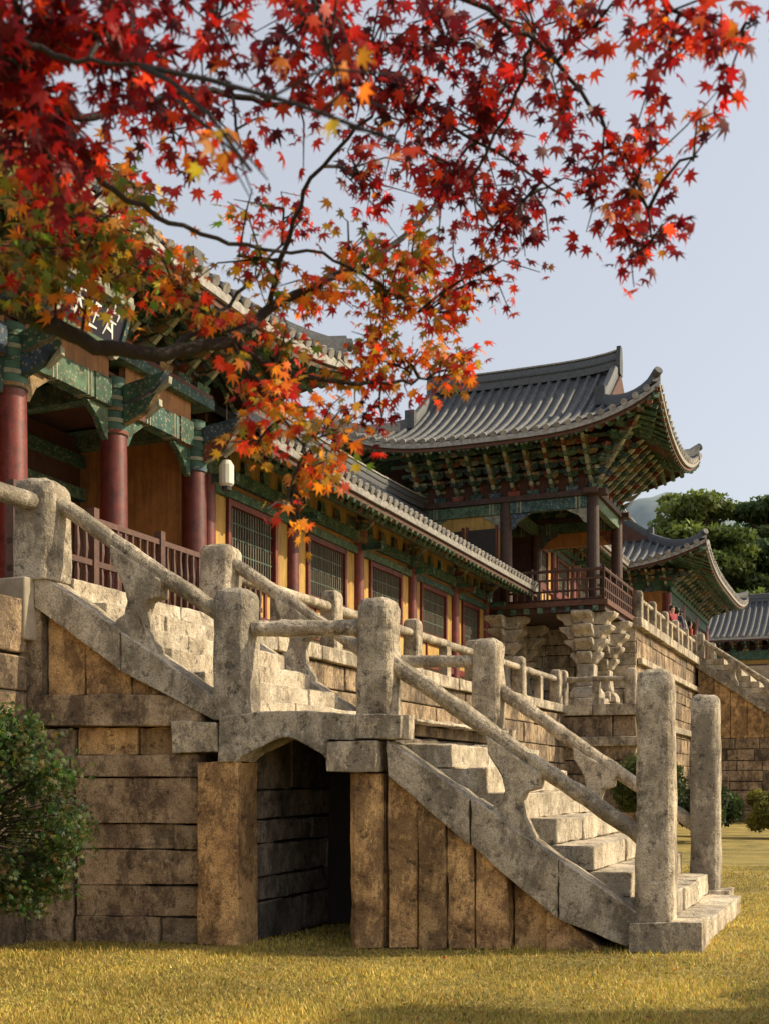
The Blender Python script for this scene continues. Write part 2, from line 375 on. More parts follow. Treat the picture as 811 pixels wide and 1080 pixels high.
# ================================================================== roof
def roof(mb,f,A,B,Rr,ze,H,Up,wallA,wallB,pitch=.29,rr=.07,raf=.3,ridge_h=.5,gab='soffit',sides=(1,-1)):
    """f(a,b,z) local->world: a along ridge, b across."""
    prof=lambda t:.62*t+.38*t*t
    hip=Rr<A-.01
    def up(a,b):
        return Up*(abs(a)/A)**3.5*((abs(b)/B)**2 if hip else 1)
    def h(a,b):
        t=max(0,(B-abs(b))/B); z=H*prof(t)
        if hip and abs(a)>Rr+1e-4: z=min(z,H*prof(max(0,(A-abs(a))/B)))
        return ze+z+up(a,b)
    old=mb.fm; mb.fm=f
    na=26
    As=sorted(set([round(-A+2*A*i/(2*na),4) for i in range(2*na+1)]+([-Rr-.001,-Rr,Rr,Rr+.001] if hip else [])))
    Bs=[ -B+2*B*i/28 for i in range(29)]
    for off,m in ((0,'tile'),(-.14,'soffit')):
        vs=[(a,b,h(a,b)+off) for a in As for b in Bs]; nb=len(Bs)
        fs=[(i*nb+j,i*nb+j+1,(i+1)*nb+j+1,(i+1)*nb+j) for i in range(len(As)-1) for j in range(nb-1)]
        mb.add(vs,fs,m)
    for sg in (1,-1):
        n=40
        mb.sweep([( -A+2*A*i/n,sg*(B-.03),h(-A+2*A*i/n,B)-.17) for i in range(n+1)],.06,.15,'tend')
        mb.sweep([( -A+2*A*i/n,sg*(B-.10),h(-A+2*A*i/n,B)-.27) for i in range(n+1)],.07,.1,'soffit')
        if hip:
            mb.sweep([(sg*(A-.03),-B+2*B*i/n,h(A,-B+2*B*i/n)-.17) for i in range(n+1)],.06,.15,'tend')
            mb.sweep([(sg*(A-.10),-B+2*B*i/n,h(A,-B+2*B*i/n)-.27) for i in range(n+1)],.07,.1,'soffit')
    def rib(pts):
        P=[(a,b,h(a,b)+.02) for a,b in pts]
        mb.tube(P,rr,'tile',6)
        e=Vector(f(*P[0])); e2=Vector(f(*P[1])); dr=(e-e2).normalized()
        q=mb.fm; mb.fm=Wd
        mb.tube([tuple(e-dr*.02),tuple(e+dr*.035)],rr*1.25,'tend',8); mb.fm=q
    a=-A+.06; K=7
    while a<A:
        b0=0.02
        if hip and abs(a)>Rr: b0=max(.02,B-(A-abs(a)))
        if B-b0>.2:
            for sg in (1,-1):
                if sg in sides: rib([(a+U(-.012,.012),sg*(B+(b0-B)*(i/K))) for i in range(K+1)])
        a+=pitch
    if hip:
        b=-B+.06
        while b<B:
            a0=max(Rr+.01,A-(B-abs(b)))
            if A-a0>.2:
                for sg in (1,-1): rib([(sg*(A+(a0-A)*(i/K)),b+U(-.012,.012)) for i in range(K+1)])
            b+=pitch
    n=16
    rise_=.16
    mb.sweep([(-Rr+2*Rr*i/n,0,ze+H-.05+rise_*abs(2*i/n-1)**4) for i in range(n+1)],.32,ridge_h,'ridge')
    for k in (0,1): mb.sweep([(-Rr+2*Rr*i/n,0,ze+H-.05+ridge_h*(.45+.55*k)+rise_*abs(2*i/n-1)**4) for i in range(n+1)],.37-.1*k,.06,'tend' if k else 'ridge')
    for sa in (1,-1):
        mb.prism([(-.2,ze+H-.1),(.2,ze+H-.1),(.22,ze+H+ridge_h*.6),(.12,ze+H+ridge_h*1.5),(-.12,ze+H+ridge_h*1.5),(-.22,ze+H+ridge_h*.6)],sa*Rr-.05,sa*Rr+.07,'ridge',0)
    if hip:
        bh=B-(A-Rr)
        for sa in (1,-1):
            for sb in (1,-1):
                mb.sweep([(sa*(Rr-.12),sb*(bh*i/6),h(Rr-.2,bh*i/6)) for i in range(7)],.26,.36,'ridge')
                mb.box(sa*(Rr-.12)-.15,sa*(Rr-.12)+.15,sb*bh-.1,sb*bh+.1,h(Rr-.2,bh),h(Rr-.2,bh)+.55,'ridge')
                mb.sweep([(sa*(Rr+(A-.1-Rr)*i/8),sb*(bh+(B-.1-bh)*i/8),h(Rr+.01+(A-.1-Rr)*i/8,bh+(B-.1-bh)*i/8)-.03+(.08 if i==8 else 0)) for i in range(9)],.26,.34,'ridge')
                mb.tube([(sa*(A-.3),sb*(B-.3),h(A-.3,B-.3)+.2),(sa*(A-.02),sb*(B-.02),h(A,B)+.26)],[.09,.12],'ridge',8)
                mb.tube([(sa*(wallA-.1),sb*(wallB-.1),h(wallA,wallB)-.5),(sa*(A-.1),sb*(B-.1),h(A,B)-.32)],.13,'grn',6)
            g0=h(Rr+.01,0)
            mb.prism([(-bh,g0+.02),(bh,g0+.02),(0,ze+H-.1)],sa*(Rr+.02),sa*(Rr+.06),gab,0)
    def rafter(a0,b0,a1,b1,inner_z):
        z1=h(a1,b1)
        mb.tube([(a0,b0,inner_z),(a0+(a1-a0)*.72,b0+(b1-b0)*.72,inner_z+(z1-.42-inner_z)*.72-.0)],.075,'raft',7)
        mb.tube([(a0+(a1-a0)*.5,b0+(b1-b0)*.5,inner_z+.13+(z1-.27-inner_z-.13)*.5),(a1-(a1-a0)*.04,b1-(b1-b0)*.04,z1-.30)],.055,'raft',4)
    a=-A+.18
    while a<A-.1:
        bs=wallB-.15
        if abs(a)>wallA: bs=wallB+(abs(a)-wallA)*(B-wallB)/(A-wallA) if hip else bs
        if B-bs>.25:
            ziw=h(min(abs(a),wallA),wallB)-.40
            k=(bs-wallB)/(B-wallB) if bs>wallB else 0
            for sg in sides: rafter(a,sg*bs,a,sg*B,ziw+(h(a,B)-.3-ziw)*k)
        a+=raf
    if hip:
        b=-B+.18
        while b<B-.1:
            s_=wallA-.15
            if abs(b)>wallB: s_=wallA+(abs(b)-wallB)*(A-wallA)/(B-wallB)
            if A-s_>.25:
                ziw=h(wallA,min(abs(b),wallB))-.40
                k=(s_-wallA)/(A-wallA) if s_>wallA else 0
                for sg in (1,-1): rafter(sg*s_,b,sg*A,b,ziw+(h(A,b)-.3-ziw)*k)
            b+=raf
    mb.fm=old
    return h
def bracket(mb,f,z0,tiers,step=.26,rise=.27,lat=.8,m='mix'):
    """f(p,q,z): p outward from wall, q lateral"""
    old=mb.fm; mb.fm=f
    mb.box(-.16,.16,-.16,.16,z0-.16,z0,m,0,-.03)
    for i in range(tiers):
        z=z0+i*rise; o=(i)*step
        mb.prism([(-.2,z+.01),(o+.1,z+.01),(o+.2,z-.02),(o+.32,z+.07),(o+.22,z+.14),(o+.12,z+rise*.62),(-.2,z+rise*.62)],-.05,.05,m,1)
        mb.prism([(o+.325,z+.074),(o+.45,z+.19),(o+.38,z+.20),(o+.23,z+.145)],-.045,.045,'btip',1)
        L=lat*(.65+.18*i)
        mb.prism([(-L/2,z+rise*.35),(-L/2+.1,z+.02),(L/2-.1,z+.02),(L/2,z+rise*.35),(L/2,z+rise*.6),(-L/2,z+rise*.6)],o-.045,o+.045,m,0)
        for q in (-L/2+.07,0,L/2-.07):
            mb.box(o-.08,o+.08,q-.075,q+.075,z+rise*.62,z+rise*.97,m,0,-.012)
    mb.fm=old
def column(mb,a,b,z0,z1,r,m):
    n=6; mb.tube([(a,b,z0+(z1-z0)*i/n) for i in range(n+1)],[r*(1-.12*(i/n)) for i in range(n+1)],m,16)

# ================================================================== gate building
gb=empty('temple_gate')
gm=MB(F)
cols=[.2,2.38,4.56,6.74]; oc=-2.39; ob_=-6.4
for w in cols:
    for o in (oc,ob_):
        gm.box(o-.33,o+.33,w-.33,w+.33,3.66,3.92,'pale',.01)
        column(gm,o,w,3.92,6.55,.215,'red'); column(gm,o,w,6.55,7.38,.2,'grn')
        for k in range(5): gm.tube([(o,w,6.56+k*.16),(o,w,6.62+k*.16)],.213-.003*k,'btip' if k%2 else 'mix',16)
for a,b in zip(cols[:-1],cols[1:]):
    for o in (oc,ob_):
        gm.box(o-.11,o+.11,a+.2,b-.2,6.93,7.28,'green'); gm.box(o-.13,o+.13,a+.22,a+.6,6.91,7.30,'mix'); gm.box(o-.13,o+.13,b-.6,b-.22,6.91,7.30,'mix')
        for q in (.66,.74): gm.box(o-.12,o+.12,a+q,a+q+.03,6.92,7.29,'btip'); gm.box(o-.12,o+.12,b-q-.03,b-q,6.92,7.29,'btip')
        for x,sg in ((a+.2,1),(b-.2,-1)):
            gm.prism([(x,6.93),(x,6.45),(x+.1*sg,6.5),(x+.22*sg,6.7),(x+.5*sg,6.9)],o-.05,o+.05,'mix',0)
    gm.box(oc-.06,oc+.06,a+.2,b-.2,7.29,7.62,'orange')
for w in cols:
    for zz,L in ((7.0,.72),(6.7,.55)):
        gm.prism([(oc+.2,zz),(oc+.2+L*.7,zz+.14),(oc+.2+L,zz+.38),(oc+.2+L*.7,zz+.34),(oc+.2,zz+.26)],w-.06,w+.06,'mix',1)
        gm.prism([(oc+.22+L*.6,zz+.05),(oc+.3+L*.9,zz+.2),(oc+.24+L,zz+.3),(oc+.24+L*.7,zz+.14)],w-.045,w+.045,'btip',1)
gm.box(oc-.2,oc+.2,-.1,7.04,7.62,7.78,'green')
for o in (oc,ob_): gm.box(o-.17,o+.17,-.1,7.04,7.785,7.86,'red')
for w0 in np.arange(.2,6.8,.545): 
    w0=float(w0)
    bracket(gm,lambda p,q,z,w0=w0:F(oc+p,w0+q,z),7.95,3,.3,.2,.5)
for i in range(1,3): gm.box(oc+i*.3-.06,oc+i*.3+.06,-.6,7.5,8.0+i*.2+.14,8.0+i*.2+.28,'green')
gm.box(oc-.05,oc+.05,-.1,7.04,7.86,8.6,'soffit')
gm.box(ob_,oc,-.1,.08,3.7,7.0,'red'); gm.box(ob_+.2,oc-.2,6.68,6.80,3.7,7.2,'orange')
gm.box(-4.6,-4.5,.3,6.6,3.7,7.3,'brown')
for a in (.35,1.3,2.5,3.4): gm.box(-4.5,-4.44,a,a+.8,3.75,6.2,'red')
gm.box(-4.5,-4.43,4.7,6.3,3.75,6.1,'orange')
for k in range(4): gm.box(-4.49,-4.40,4.66+k*.55,4.76+k*.55,3.75,6.2,'brown')
for w in (2.38,4.56,6.6): gm.box(-6.4,oc,w-.12,w+.12,7.1,7.4,'green')
for z in (6.25,6.8): gm.box(-4.5,-4.38,.3,6.6,z,z+.2,'green')
gm.box(-6.4,-2.45,.2,6.7,7.45,7.5,'soffit')
gm.box(-6.6,-1.9,-.2,7.1,3.5,3.80,'pale')
gm.obj('columns_beams_and_brackets',gb,.006,seg=1)
gr=MB(F)
roof(gr,lambda a,b,z:F(-4.4+b,3.47+a,z),5.85,3.63,3.9,8.55,2.9,.45,3.27,2.0)
gr.obj('tiled_roof',gb,0,True)
wr=MB(F)
for z in (3.9,4.2,4.72): wr.box(-1.04,-.97,.7,6.4,z,z+.07,'brown')
w=.75
while w<6.4:
    if int((w-.75)/.16)%9==0: wr.box(-1.06,-.95,w-.05,w+.05,3.67,4.9,'brown')
    else: wr.tube([(-1.0,w,3.97),(-1.0,w,4.1),(-1.0,w,4.2),(-1.0,w,4.4),(-1.0,w,4.6),(-1.0,w,4.72)],[.03,.035,.02,.042,.025,.03],'brown',6)
    w+=.16
wr.obj('wooden_railing',gb)
sg=MB(F)
def tilt(x,y,z): return F(-1.35+(z*.8+1.30-7.2)*.35+x,1.85+(y-2.38)*.86,z*.8+1.30)
sg.fm=tilt
sg.box(-.03,.03,2.45,3.9,7.35,7.98,'sign'); 
for a,b,c,d_ in ((2.38,3.97,7.28,7.36),(2.38,3.97,7.97,8.05),(2.38,2.46,7.36,7.97),(3.89,3.97,7.36,7.97)):
    sg.box(-.05,.06,a,b,c,d_,'mix')
for k in range(8):
    sg.prism([(2.38+k*.2,8.05),(2.55+k*.2,8.05),(2.5+k*.2,8.13),(2.43+k*.2,8.13)],-.03,.05,'btip',0)
    sg.prism([(2.38+k*.2,7.28),(2.55+k*.2,7.28),(2.5+k*.2,7.2),(2.43+k*.2,7.2)],-.03,.05,'mix',0)
ST={0:[(-.12,.2,.12,.2),(0,.26,0,-.05),(-.15,.08,.15,.08),(-.13,-.05,-.02,.06),(.02,.06,.14,-.08),(-.1,-.12,.1,-.12),(0,-.05,0,-.24)],
    1:[(-.14,.2,.14,.2),(-.1,.2,-.14,-.2),(-.02,.12,.12,.12),(.05,.12,.03,-.15),(-.06,-.02,.12,-.02),(-.05,-.2,.14,-.2)],
    2:[(0,.26,0,.15),(-.14,.14,.14,.14),(-.14,.14,-.16,.04),(.14,.14,.12,.04),(-.12,0,.12,0),(-.02,.1,-.12,-.22),(.02,-.02,.12,-.22),(-.06,-.1,.08,-.14)]}
for ci_,c in enumerate((2.78,3.17,3.58)):
    for k,(x0,y0,x1,y1) in enumerate(ST[ci_]):
        dx_,dy_=x1-x0,y1-y0; L=math.hypot(dx_,dy_); nx_,ny_=dy_/L*.018,dx_/L*.018
        X0,Y0,X1,Y1=c+x0,7.665+y0,c+x1,7.665+y1; nx_=-nx_
        sg.prism([(X0+nx_*1.3,Y0+ny_*1.3),(X1+nx_*.6,Y1+ny_*.6),(X1-nx_*.6,Y1-ny_*.6),(X0-nx_*1.3,Y0-ny_*1.3)],.031,.037+.0005*k,'glyph',0)
so=sg.obj('name_board',gb)
lt=MB(F)
lt.tube([(-1.95,7.0,6.35),(-1.95,7.0,6.4),(-1.95,7.0,6.7),(-1.95,7.0,6.78)],[.06,.12,.12,.07],'lamp',12)
lt.tube([(-1.95,7.0,6.78),(-1.95,7.0,7.7)],.012,'dark',5); lt.tube([(-1.95,7.0,6.30),(-1.95,7.0,6.36)],.08,'dark',10)
lt.obj('hanging_lantern')

# ================================================================== corridors
def corridor(name,cw,zb,ow=-2.87):
    e=empty(name); m=MB(F); dz=zb-3.66
    Z=lambda z:z+dz
    m.box(ow-4.4,ow+.45,cw[0]-.3,cw[-1]+.3,Z(3.5),Z(3.95),'pale')
    for w in cw:
        column(m,ow,w,Z(3.95),Z(7.05),.16,'red')
        m.box(ow-.14,ow+.14,w-.24,w+.24,Z(6.86),Z(7.1),'mix')
        bracket(m,lambda p,q,z,w=w:F(ow+p,w+q,z),Z(7.16),2,.26,.22,.8)
        m.box(ow-.3,ow+.6,w-.06,w+.06,Z(6.7),Z(6.85),'green')
    for a,b in zip(cw[:-1],cw[1:]):
        A0,B0=a+.15,b-.15
        m.box(ow-.12,ow-.02,A0,B0,Z(3.95),Z(4.5),'white')
        m.box(ow-.10,ow+.06,A0,B0,Z(4.5),Z(4.66),'red')
        m.box(ow-.10,ow-.01,A0,B0,Z(4.66),Z(5.14),'ochre')
        for x in (A0+.9,B0-.98): m.box(ow-.09,ow+.03,x,x+.08,Z(4.66),Z(5.14),'red')
        m.box(ow-.10,ow+.07,A0,B0,Z(5.14),Z(5.28),'red')
        wa,wb=A0+.5,B0-.5
        m.box(ow-.10,ow-.01,A0,wa,Z(5.28),Z(6.62),'ochre'); m.box(ow-.10,ow-.01,wb,B0,Z(5.28),Z(6.62),'ochre')
        for x in (wa,wb-.1): m.box(ow-.08,ow+.05,x,x+.1,Z(5.28),Z(6.62),'red')
        for z in (5.281,6.50): m.box(ow-.08,ow+.045,wa+.1,wb-.1,Z(z),Z(z+.11),'red')
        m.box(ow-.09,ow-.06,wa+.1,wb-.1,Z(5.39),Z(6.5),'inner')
        x=wa+.14
        while x<wb-.12:
            m.box(ow-.055,ow-.015,x,x+.035,Z(5.39),Z(6.5),'latt'); x+=.095
        for z in (5.68,5.95,6.22): m.box(ow-.06,ow-.02,wa+.1,wb-.1,Z(z),Z(z+.03),'grn')
        m.box(ow-.11,ow+.09,A0,B0,Z(6.62),Z(6.78),'green')
        m.box(ow-.10,ow-.01,A0,B0,Z(6.78),Z(6.9),'orange')
        m.box(ow-.11,ow+.10,A0,B0,Z(6.9),Z(7.12),'green')
        k=4
        for i in range(k):
            x=A0+(B0-A0)*(i+.5)/k
            m.box(ow-.06,ow+.12,x-.12,x+.12,Z(7.13),Z(7.36),'mix',0,.03)
    m.box(ow-.05,ow+.02,cw[0],cw[-1],Z(7.12),Z(8.1),'ochre')
    m.box(ow-.12,ow+.12,cw[0]-.3,cw[-1]+.3,Z(7.5),Z(7.7),'green')
    m.box(ow+.2,ow+.36,cw[0]-.3,cw[-1]+.3,Z(7.52),Z(7.64),'green')
    m.box(ow-4.1,ow-4.0,cw[0],cw[-1],Z(3.9),Z(8.0),'brown')
    m.obj('walls_windows_and_columns',e,.005,seg=1)
    r=MB(F); mid=(cw[0]+cw[-1])/2; A=(cw[-1]-cw[0])/2+.45
    roof(r,lambda a,b,z:F(ow-2.13+b,mid+a,z),A,3.62,A,Z(7.27),2.45,.0,A,2.13,ridge_h=.35)
    r.obj('tiled_roof',e,0,True)
corridor('temple_corridor',[7.93,11.1,14.3,17.5,20.7,23.5],3.66)
corridor('temple_corridor',[28.2,31.2,34.2,37.2],6.70)

# ================================================================== pavilion
pv=empty('bell_pavilion'); pm=MB(F)
PO=[.19,-2.4,-5.0]; PW=[24.03,27.38]
zf=6.77
pm.box(-5.4,.62,23.6,27.8,6.47,6.62,'pcol'); pm.box(-5.5,.72,23.5,27.9,6.62,zf,'soffit')
for x in np.arange(-5.3,.6,.4): pm.box(float(x),float(x)+.14,23.45,23.6,6.45,6.6,'mix')
for o in PO:
    for w in PW: column(pm,o,w,zf,9.9,.19,'pcol')
for w in PW:
    for a,b in zip(PO[1:],PO[:-1]):
        pm.box(a+.15,b-.15,w-.1,w+.1,9.5,9.82,'green'); 
        for q in (.35,.45): pm.box(a+q,a+q+.04,w-.11,w+.11,9.49,9.83,'btip'); pm.box(b-q-.04,b-q,w-.11,w+.11,9.49,9.83,'btip')
        for x,sg_ in ((a+.17,1),(b-.17,-1)): pm.prism([(x,9.5),(x,9.05),(x+.1*sg_,9.1),(x+.25*sg_,9.3),(x+.6*sg_,9.47)],w-.05,w+.05,'mix',1)
    pm.box(-5.4,.6,w-.2,w+.2,9.83,9.98,'pcol')
for o in PO: pm.box(o-.1,o+.1,PW[0]+.15,PW[1]-.15,9.5,9.82,'green')
for o in (PO[0],PO[2]): pm.box(o-.2,o+.2,PW[0]-.4,PW[1]+.4,9.833,9.983,'pcol')
z0=10.12
for o in np.arange(-5.0,.3,.5767):
    o=float(o)
    bracket(pm,lambda p,q,z,o=o:F(o+q,PW[0]-p,z),z0,5,.25,.235,.5)
    bracket(pm,lambda p,q,z,o=o:F(o+q,PW[1]+p,z),z0,5,.25,.235,.5)
for w in np.arange(24.03,27.5,.558):
    w=float(w)
    bracket(pm,lambda p,q,z,w=w:F(PO[0]+p,w+q,z),z0,5,.25,.235,.5)
bracket(pm,lambda p,q,z:F(PO[0]+(p*.9+q*.7),PW[0]-(p*.9-q*.7),z),z0,6,.27,.235,.5)
for i in range(5):
    z=z0+i*.235+.15; d_=i*.25
    pm.box(PO[2]-d_,PO[0]+d_,PW[0]-d_-.045,PW[0]-d_+.045,z,z+.08,'green')
    pm.box(PO[0]+d_-.045,PO[0]+d_+.045,PW[0]-d_,PW[1]+d_,z+.003,z+.083,'green')
pm.box(PO[2],PO[0],PW[0]-.05,PW[0]+.05,9.98,11.6,'soffit'); pm.box(PO[0]-.05,PO[0]+.05,PW[0],PW[1],9.98,11.6,'soffit')
pm.box(PO[2],PO[0],PW[1]-.05,PW[1]+.05,9.98,11.6,'grn'); pm.box(PO[2]-.05,PO[2]+.05,PW[0],PW[1],7,11.6,'brown')
pm.box(PO[2],PO[0],PW[0],PW[1],10.6,10.7,'soffit')
pm.box(-5.0,-2.5,27.3,27.36,zf,9.5,'brown')
pm.box(-2.4,0,27.35,27.41,9.05,9.5,'orange'); pm.box(-5.0,-2.5,24.0,24.06,zf+1.2,9.5,'ochre')
for k in range(2): pm.box(-4.6+1.05*k,-3.75+1.05*k,23.94,24.02,zf+1.4,9.1,'dark'); pm.box(-4.66+1.05*k,-4.6+1.05*k,23.92,24.03,zf+1.3,9.2,'red'); pm.box(-3.75+1.05*k,-3.69+1.05*k,23.92,24.03,zf+1.3,9.2,'red')
def wrail(p0,p1,n):
    for z in (zf+.05,zf+.3,zf+.62,zf+.88): pm.tube([(p0[0],p0[1],z),(p1[0],p1[1],z)],.035 if z<zf+.8 else .05,'brown',6)
    for i in range(n+1):
        t=i/n; x=p0[0]+(p1[0]-p0[0])*t; y=p0[1]+(p1[1]-p0[1])*t
        pm.box(x-.03,x+.03,y-.03,y+.03,zf,zf+(.98 if i%3==0 else .62),'brown')
wrail((-2.2,23.62),(.58,23.62),12); wrail((.58,23.62),(.58,27.8),15)
pm.obj('timber_frame_and_brackets',pv,0)
pr=MB(F)
roof(pr,lambda a,b,z:F(-2.4+a,25.7+b,z),4.85,3.9,3.0,11.22,2.62,.95,2.6,1.675,pitch=.3,rr=.075,raf=.28)
pr.obj('tiled_roof',pv,0,True)
ps=MB(F)
def carved(o,w):
    lay=[(3.66,4.0,[.56,.56]),(4.0,4.34,[.46,.44,.34]),(4.34,5.0,[.30,.26,.24,.26]),(5.0,5.34,[.27,.34,.44,.46]),(5.35,5.7,[.36,.42,.58,.62]),(5.71,6.08,[.48,.54,.72,.78]),(6.09,6.46,[.60,.64,.82,.86])]
    for a,b,ws in lay:
        n=len(ws)-1
        L=[(-ws[i],a+.004+(b-a-.008)*i/n) for i in range(n+1)]; Rr=[(ws[i],a+.004+(b-a-.008)*i/n) for i in range(n,-1,-1)]
        th=min(.30,ws[0]*.8)
        ps.prism([(o+x,z) for x,z in L+Rr],w-th,w+th,'step',1,.006)
        ps.prism([(w+x*.98,z+.002) for x,z in L+Rr],o-th*.97,o+th*.97,'step',0,.006)
for o,w in ((.0,24.1),(.0,26.3),(-2.6,24.1),(-2.6,26.3)): carved(o,w)
ps.obj('stone_pillars',pv,.04,rough=2)

# ================================================================== far stairs (upper court) 
fs_=empty('stone_staircase'); fm_=MB(F)
for w in (40.5,44.2):
    post(fm_,.95,w,6.7,7.75,.2)
    fm_.prism([(.8,6.75),(5,3.8),(5,3.4),(.8,6.35)],w-.17,w+.17,'pale',1)
    rail(fm_,(1.05,w,7.45),(5,w,4.7),.1)
    post(fm_,5.1,w,3.8,5.1,.2); post(fm_,6.8,w,3.8,5.1,.2); rail(fm_,(5.2,w,4.7),(6.7,w,4.7),.09)
    post(fm_,11.9,w,.3,2.6,.2); rail(fm_,(6.9,w,4.7),(11.8,w,1.2),.1)
    fm_.prism([(6.6,3.85),(11.8,.3),(11.4,.0),(6.6,3.4)],w-.17,w+.17,'pale',1)
    for s in (2.3,3.7): baluster(fm_,s,w,6.75-.702*(s-.8),7.4-.70*(s-1.05),.7)
    block_wall(fm_,(lambda t,q,z,w=w:F(t,w-.1+q,z)),.9,4.8,0,3.4,.3,'wall',.5,1)
    block_wall(fm_,(lambda t,q,z,w=w:F(t,w-.1+q,z)),4.8,7.4,0,3.3,.3,'warm',.5,1)
    for k in range(6): 
        x=.9+k*.65; fm_.prism([(x,3.4),(x+.63,3.4),(x+.63,6.4-.7*(x+.5-.8)),(x,6.4-.7*(x-.1-.8))],w-.1,w+.1,'warm',1)
for i in range(12):
    fm_.box(.9+i*.35,1.9+i*.35,40.7,44.0,6.7-(i+1)*.245,6.7-i*.245-.01,'step')
    fm_.box(6.8+i*.42,7.9+i*.42,40.7,44.0,3.8-(i+1)*.3,3.8-i*.3,'step')
fm_.box(4.8,7.0,40.5,44.2,3.5,3.8,'pale'); fm_.box(.9,4.9,40.7,44,0,3.7,'wall')
fm_.obj('flights_and_balustrades',fs_,.015)

# ================================================================== far gate + hall
fg=empty('temple_gate'); m=MB(F)
for w in (40,43.8,47.8,51.6):
    for o in (-.3,-4.5): column(m,o,w,6.7,9.4,.22,'red')
m.box(-4.6,-4.4,40,51.6,6.7,9.6,'brown'); m.box(-.4,-.2,40,51.6,9.1,9.5,'green'); m.box(-4.5,-.3,39.9,40.1,6.7,9.5,'orange')
m.box(-4.4,-.4,39.85,39.9,7.6,7.8,'red')
for o in np.arange(-4.5,0,.7): bracket(m,lambda p,q,z,o=float(o):F(o+q,40-p,z),9.65,3,.3,.22,.6)
for w in np.arange(40,52,.8): bracket(m,lambda p,q,z,w=float(w):F(-.3+p,w+q,z),9.65,3,.3,.22,.6)
m.box(-4.6,-.1,39.9,51.7,9.5,10.3,'grn')
m.obj('columns_and_beams',fg)
m=MB(F); roof(m,lambda a,b,z:F(-2.4+b,45.8+a,z),8.2,4.0,5.6,10.25,2.5,.85,5.8,2.1,pitch=.36,rr=.09,raf=.4)
m.obj('tiled_roof',fg,0,True)
fh=empty('temple_hall'); m=MB(F)
for o in (-5,-1.6,1.8,5.2): column(m,o,71,6.7,10.2,.24,'red')
m.box(-5,5.2,71.1,71.3,6.7,9.9,'ochre'); m.box(-5,5.2,70.9,71.35,9.6,10.2,'green'); m.box(-5,5.2,71.3,78,9,10.6,'brown')
for k in range(3): m.box(-4.3+3.4*k,-2.3+3.4*k,71.0,71.12,6.9,9.3,'brown')
for o in np.arange(-5,5.5,.8): bracket(m,lambda p,q,z,o=float(o):F(o+q,71-p,z),10.3,2,.3,.24,.6)
m.obj('walls_and_columns',fh)
m=MB(F); roof(m,lambda a,b,z:F(.1+a,74.5+b,z),8,5.5,5.5,10.9,3.0,.9,5.1,3.5,pitch=.4,rr=.1,raf=.45); m.obj('tiled_roof',fh,0,True)
rw=MB(F)
block_wall(rw,lambda t,q,z:F(t,48+q,z),3,26,0,2.6,.6,'rough',.6,.9,.02,.05)
block_wall(rw,lambda t,q,z:F(t,60+q,z),6,40,0,4.4,.6,'rough',.6,.9,.02,.05)
rw.obj('stone_wall',None,.04)

# ================================================================== lawn
def lawn_mat():
    m,nt,b=mk('lawn_grass'); co=coords(nt)
    n1=noise(nt,co,45,3,.7)
    r=ramp(nt,[(.32,(.14,.115,.03)),(.5,(.36,.27,.065)),(.68,(.54,.40,.11))]); nt.links.new(noise(nt,co,.9,6,.75),r.inputs[0])
    s=ramp(nt,[(.3,g(.45)),(.7,g(1.3))]); nt.links.new(n1,s.inputs[0])
    c=mixc(nt,r.outputs[0],s.outputs[0],1.,'MULTIPLY'); nt.links.new(c,b.inputs['Base Color']); b.inputs['Roughness'].default_value=.95
    bump(nt,b,n1,.9,.04); return m
M['lawn']=lawn_mat()
me=bpy.data.meshes.new('lawn'); NX=[-2500,-60,-20]+[x*.5 for x in range(-20,61)]+[60,200,2500]; NY=[-2500,-40]+[y*.5 for y in range(0,121)]+[90,200,3000]
vs=[(x,y,(.02*math.sin(x*.9+y*.4)+.02*math.sin(y*.7-x*.3))*(1 if 4<y<60 and -20<x<30 else 0)-.01) for x in NX for y in NY]; nb=len(NY)
me.from_pydata(vs,[],[(i*nb+j,(i+1)*nb+j,(i+1)*nb+j+1,i*nb+j+1) for i in range(len(NX)-1) for j in range(nb-1)])
me.materials.append(M['lawn']); lawn=bpy.data.objects.new('lawn',me); scene.collection.objects.link(lawn)
def attr_mat(name,trans=.45,rough=.5):
    m,nt,b=mk(name); a=nt.nodes.new('ShaderNodeAttribute'); a.attribute_name='Col'
    nt.links.new(a.outputs['Color'],b.inputs['Base Color']); b.inputs['Roughness'].default_value=rough
    tr=nt.nodes.new('ShaderNodeBsdfTranslucent'); nt.links.new(a.outputs['Color'],tr.inputs['Color'])
    mx=nt.nodes.new('ShaderNodeMixShader'); mx.inputs[0].default_value=trans
    out=nt.nodes['Material Output']; nt.links.new(b.outputs[0],mx.inputs[1]); nt.links.new(tr.outputs[0],mx.inputs[2]); nt.links.new(mx.outputs[0],out.inputs[0])
    return m
M['leaf']=attr_mat('maple_leaf',.6,.5); M['blade']=attr_mat('grass_blade',.35,.7); M['fol']=attr_mat('foliage',.4,.7)
def fastmesh(name,V,T,C,mat,parent=None):
    me=bpy.data.meshes.new(name); V=np.asarray(V,dtype=np.float32); T=np.asarray(T,dtype=np.int32)
    me.vertices.add(len(V)); me.vertices.foreach_set('co',V.ravel())
    me.loops.add(T.size); me.loops.foreach_set('vertex_index',T.ravel())
    me.polygons.add(len(T)); me.polygons.foreach_set('loop_start',np.arange(0,T.size,3,dtype=np.int32)); 
    me.update(calc_edges=True)
    ca=me.color_attributes.new('Col','FLOAT_COLOR','POINT'); C4=np.ones((len(V),4),dtype=np.float32); C4[:,:3]=C; ca.data.foreach_set('color',C4.ravel())
    me.materials.append(mat); ob=bpy.data.objects.new(name,me); scene.collection.objects.link(ob)
    if parent: ob.parent=parent
    return ob
nB=130000
Yb=7.2+ (np.random.rand(nB)**1.7)*15; Xb=(-.36+ .74*np.random.rand(nB))*Yb
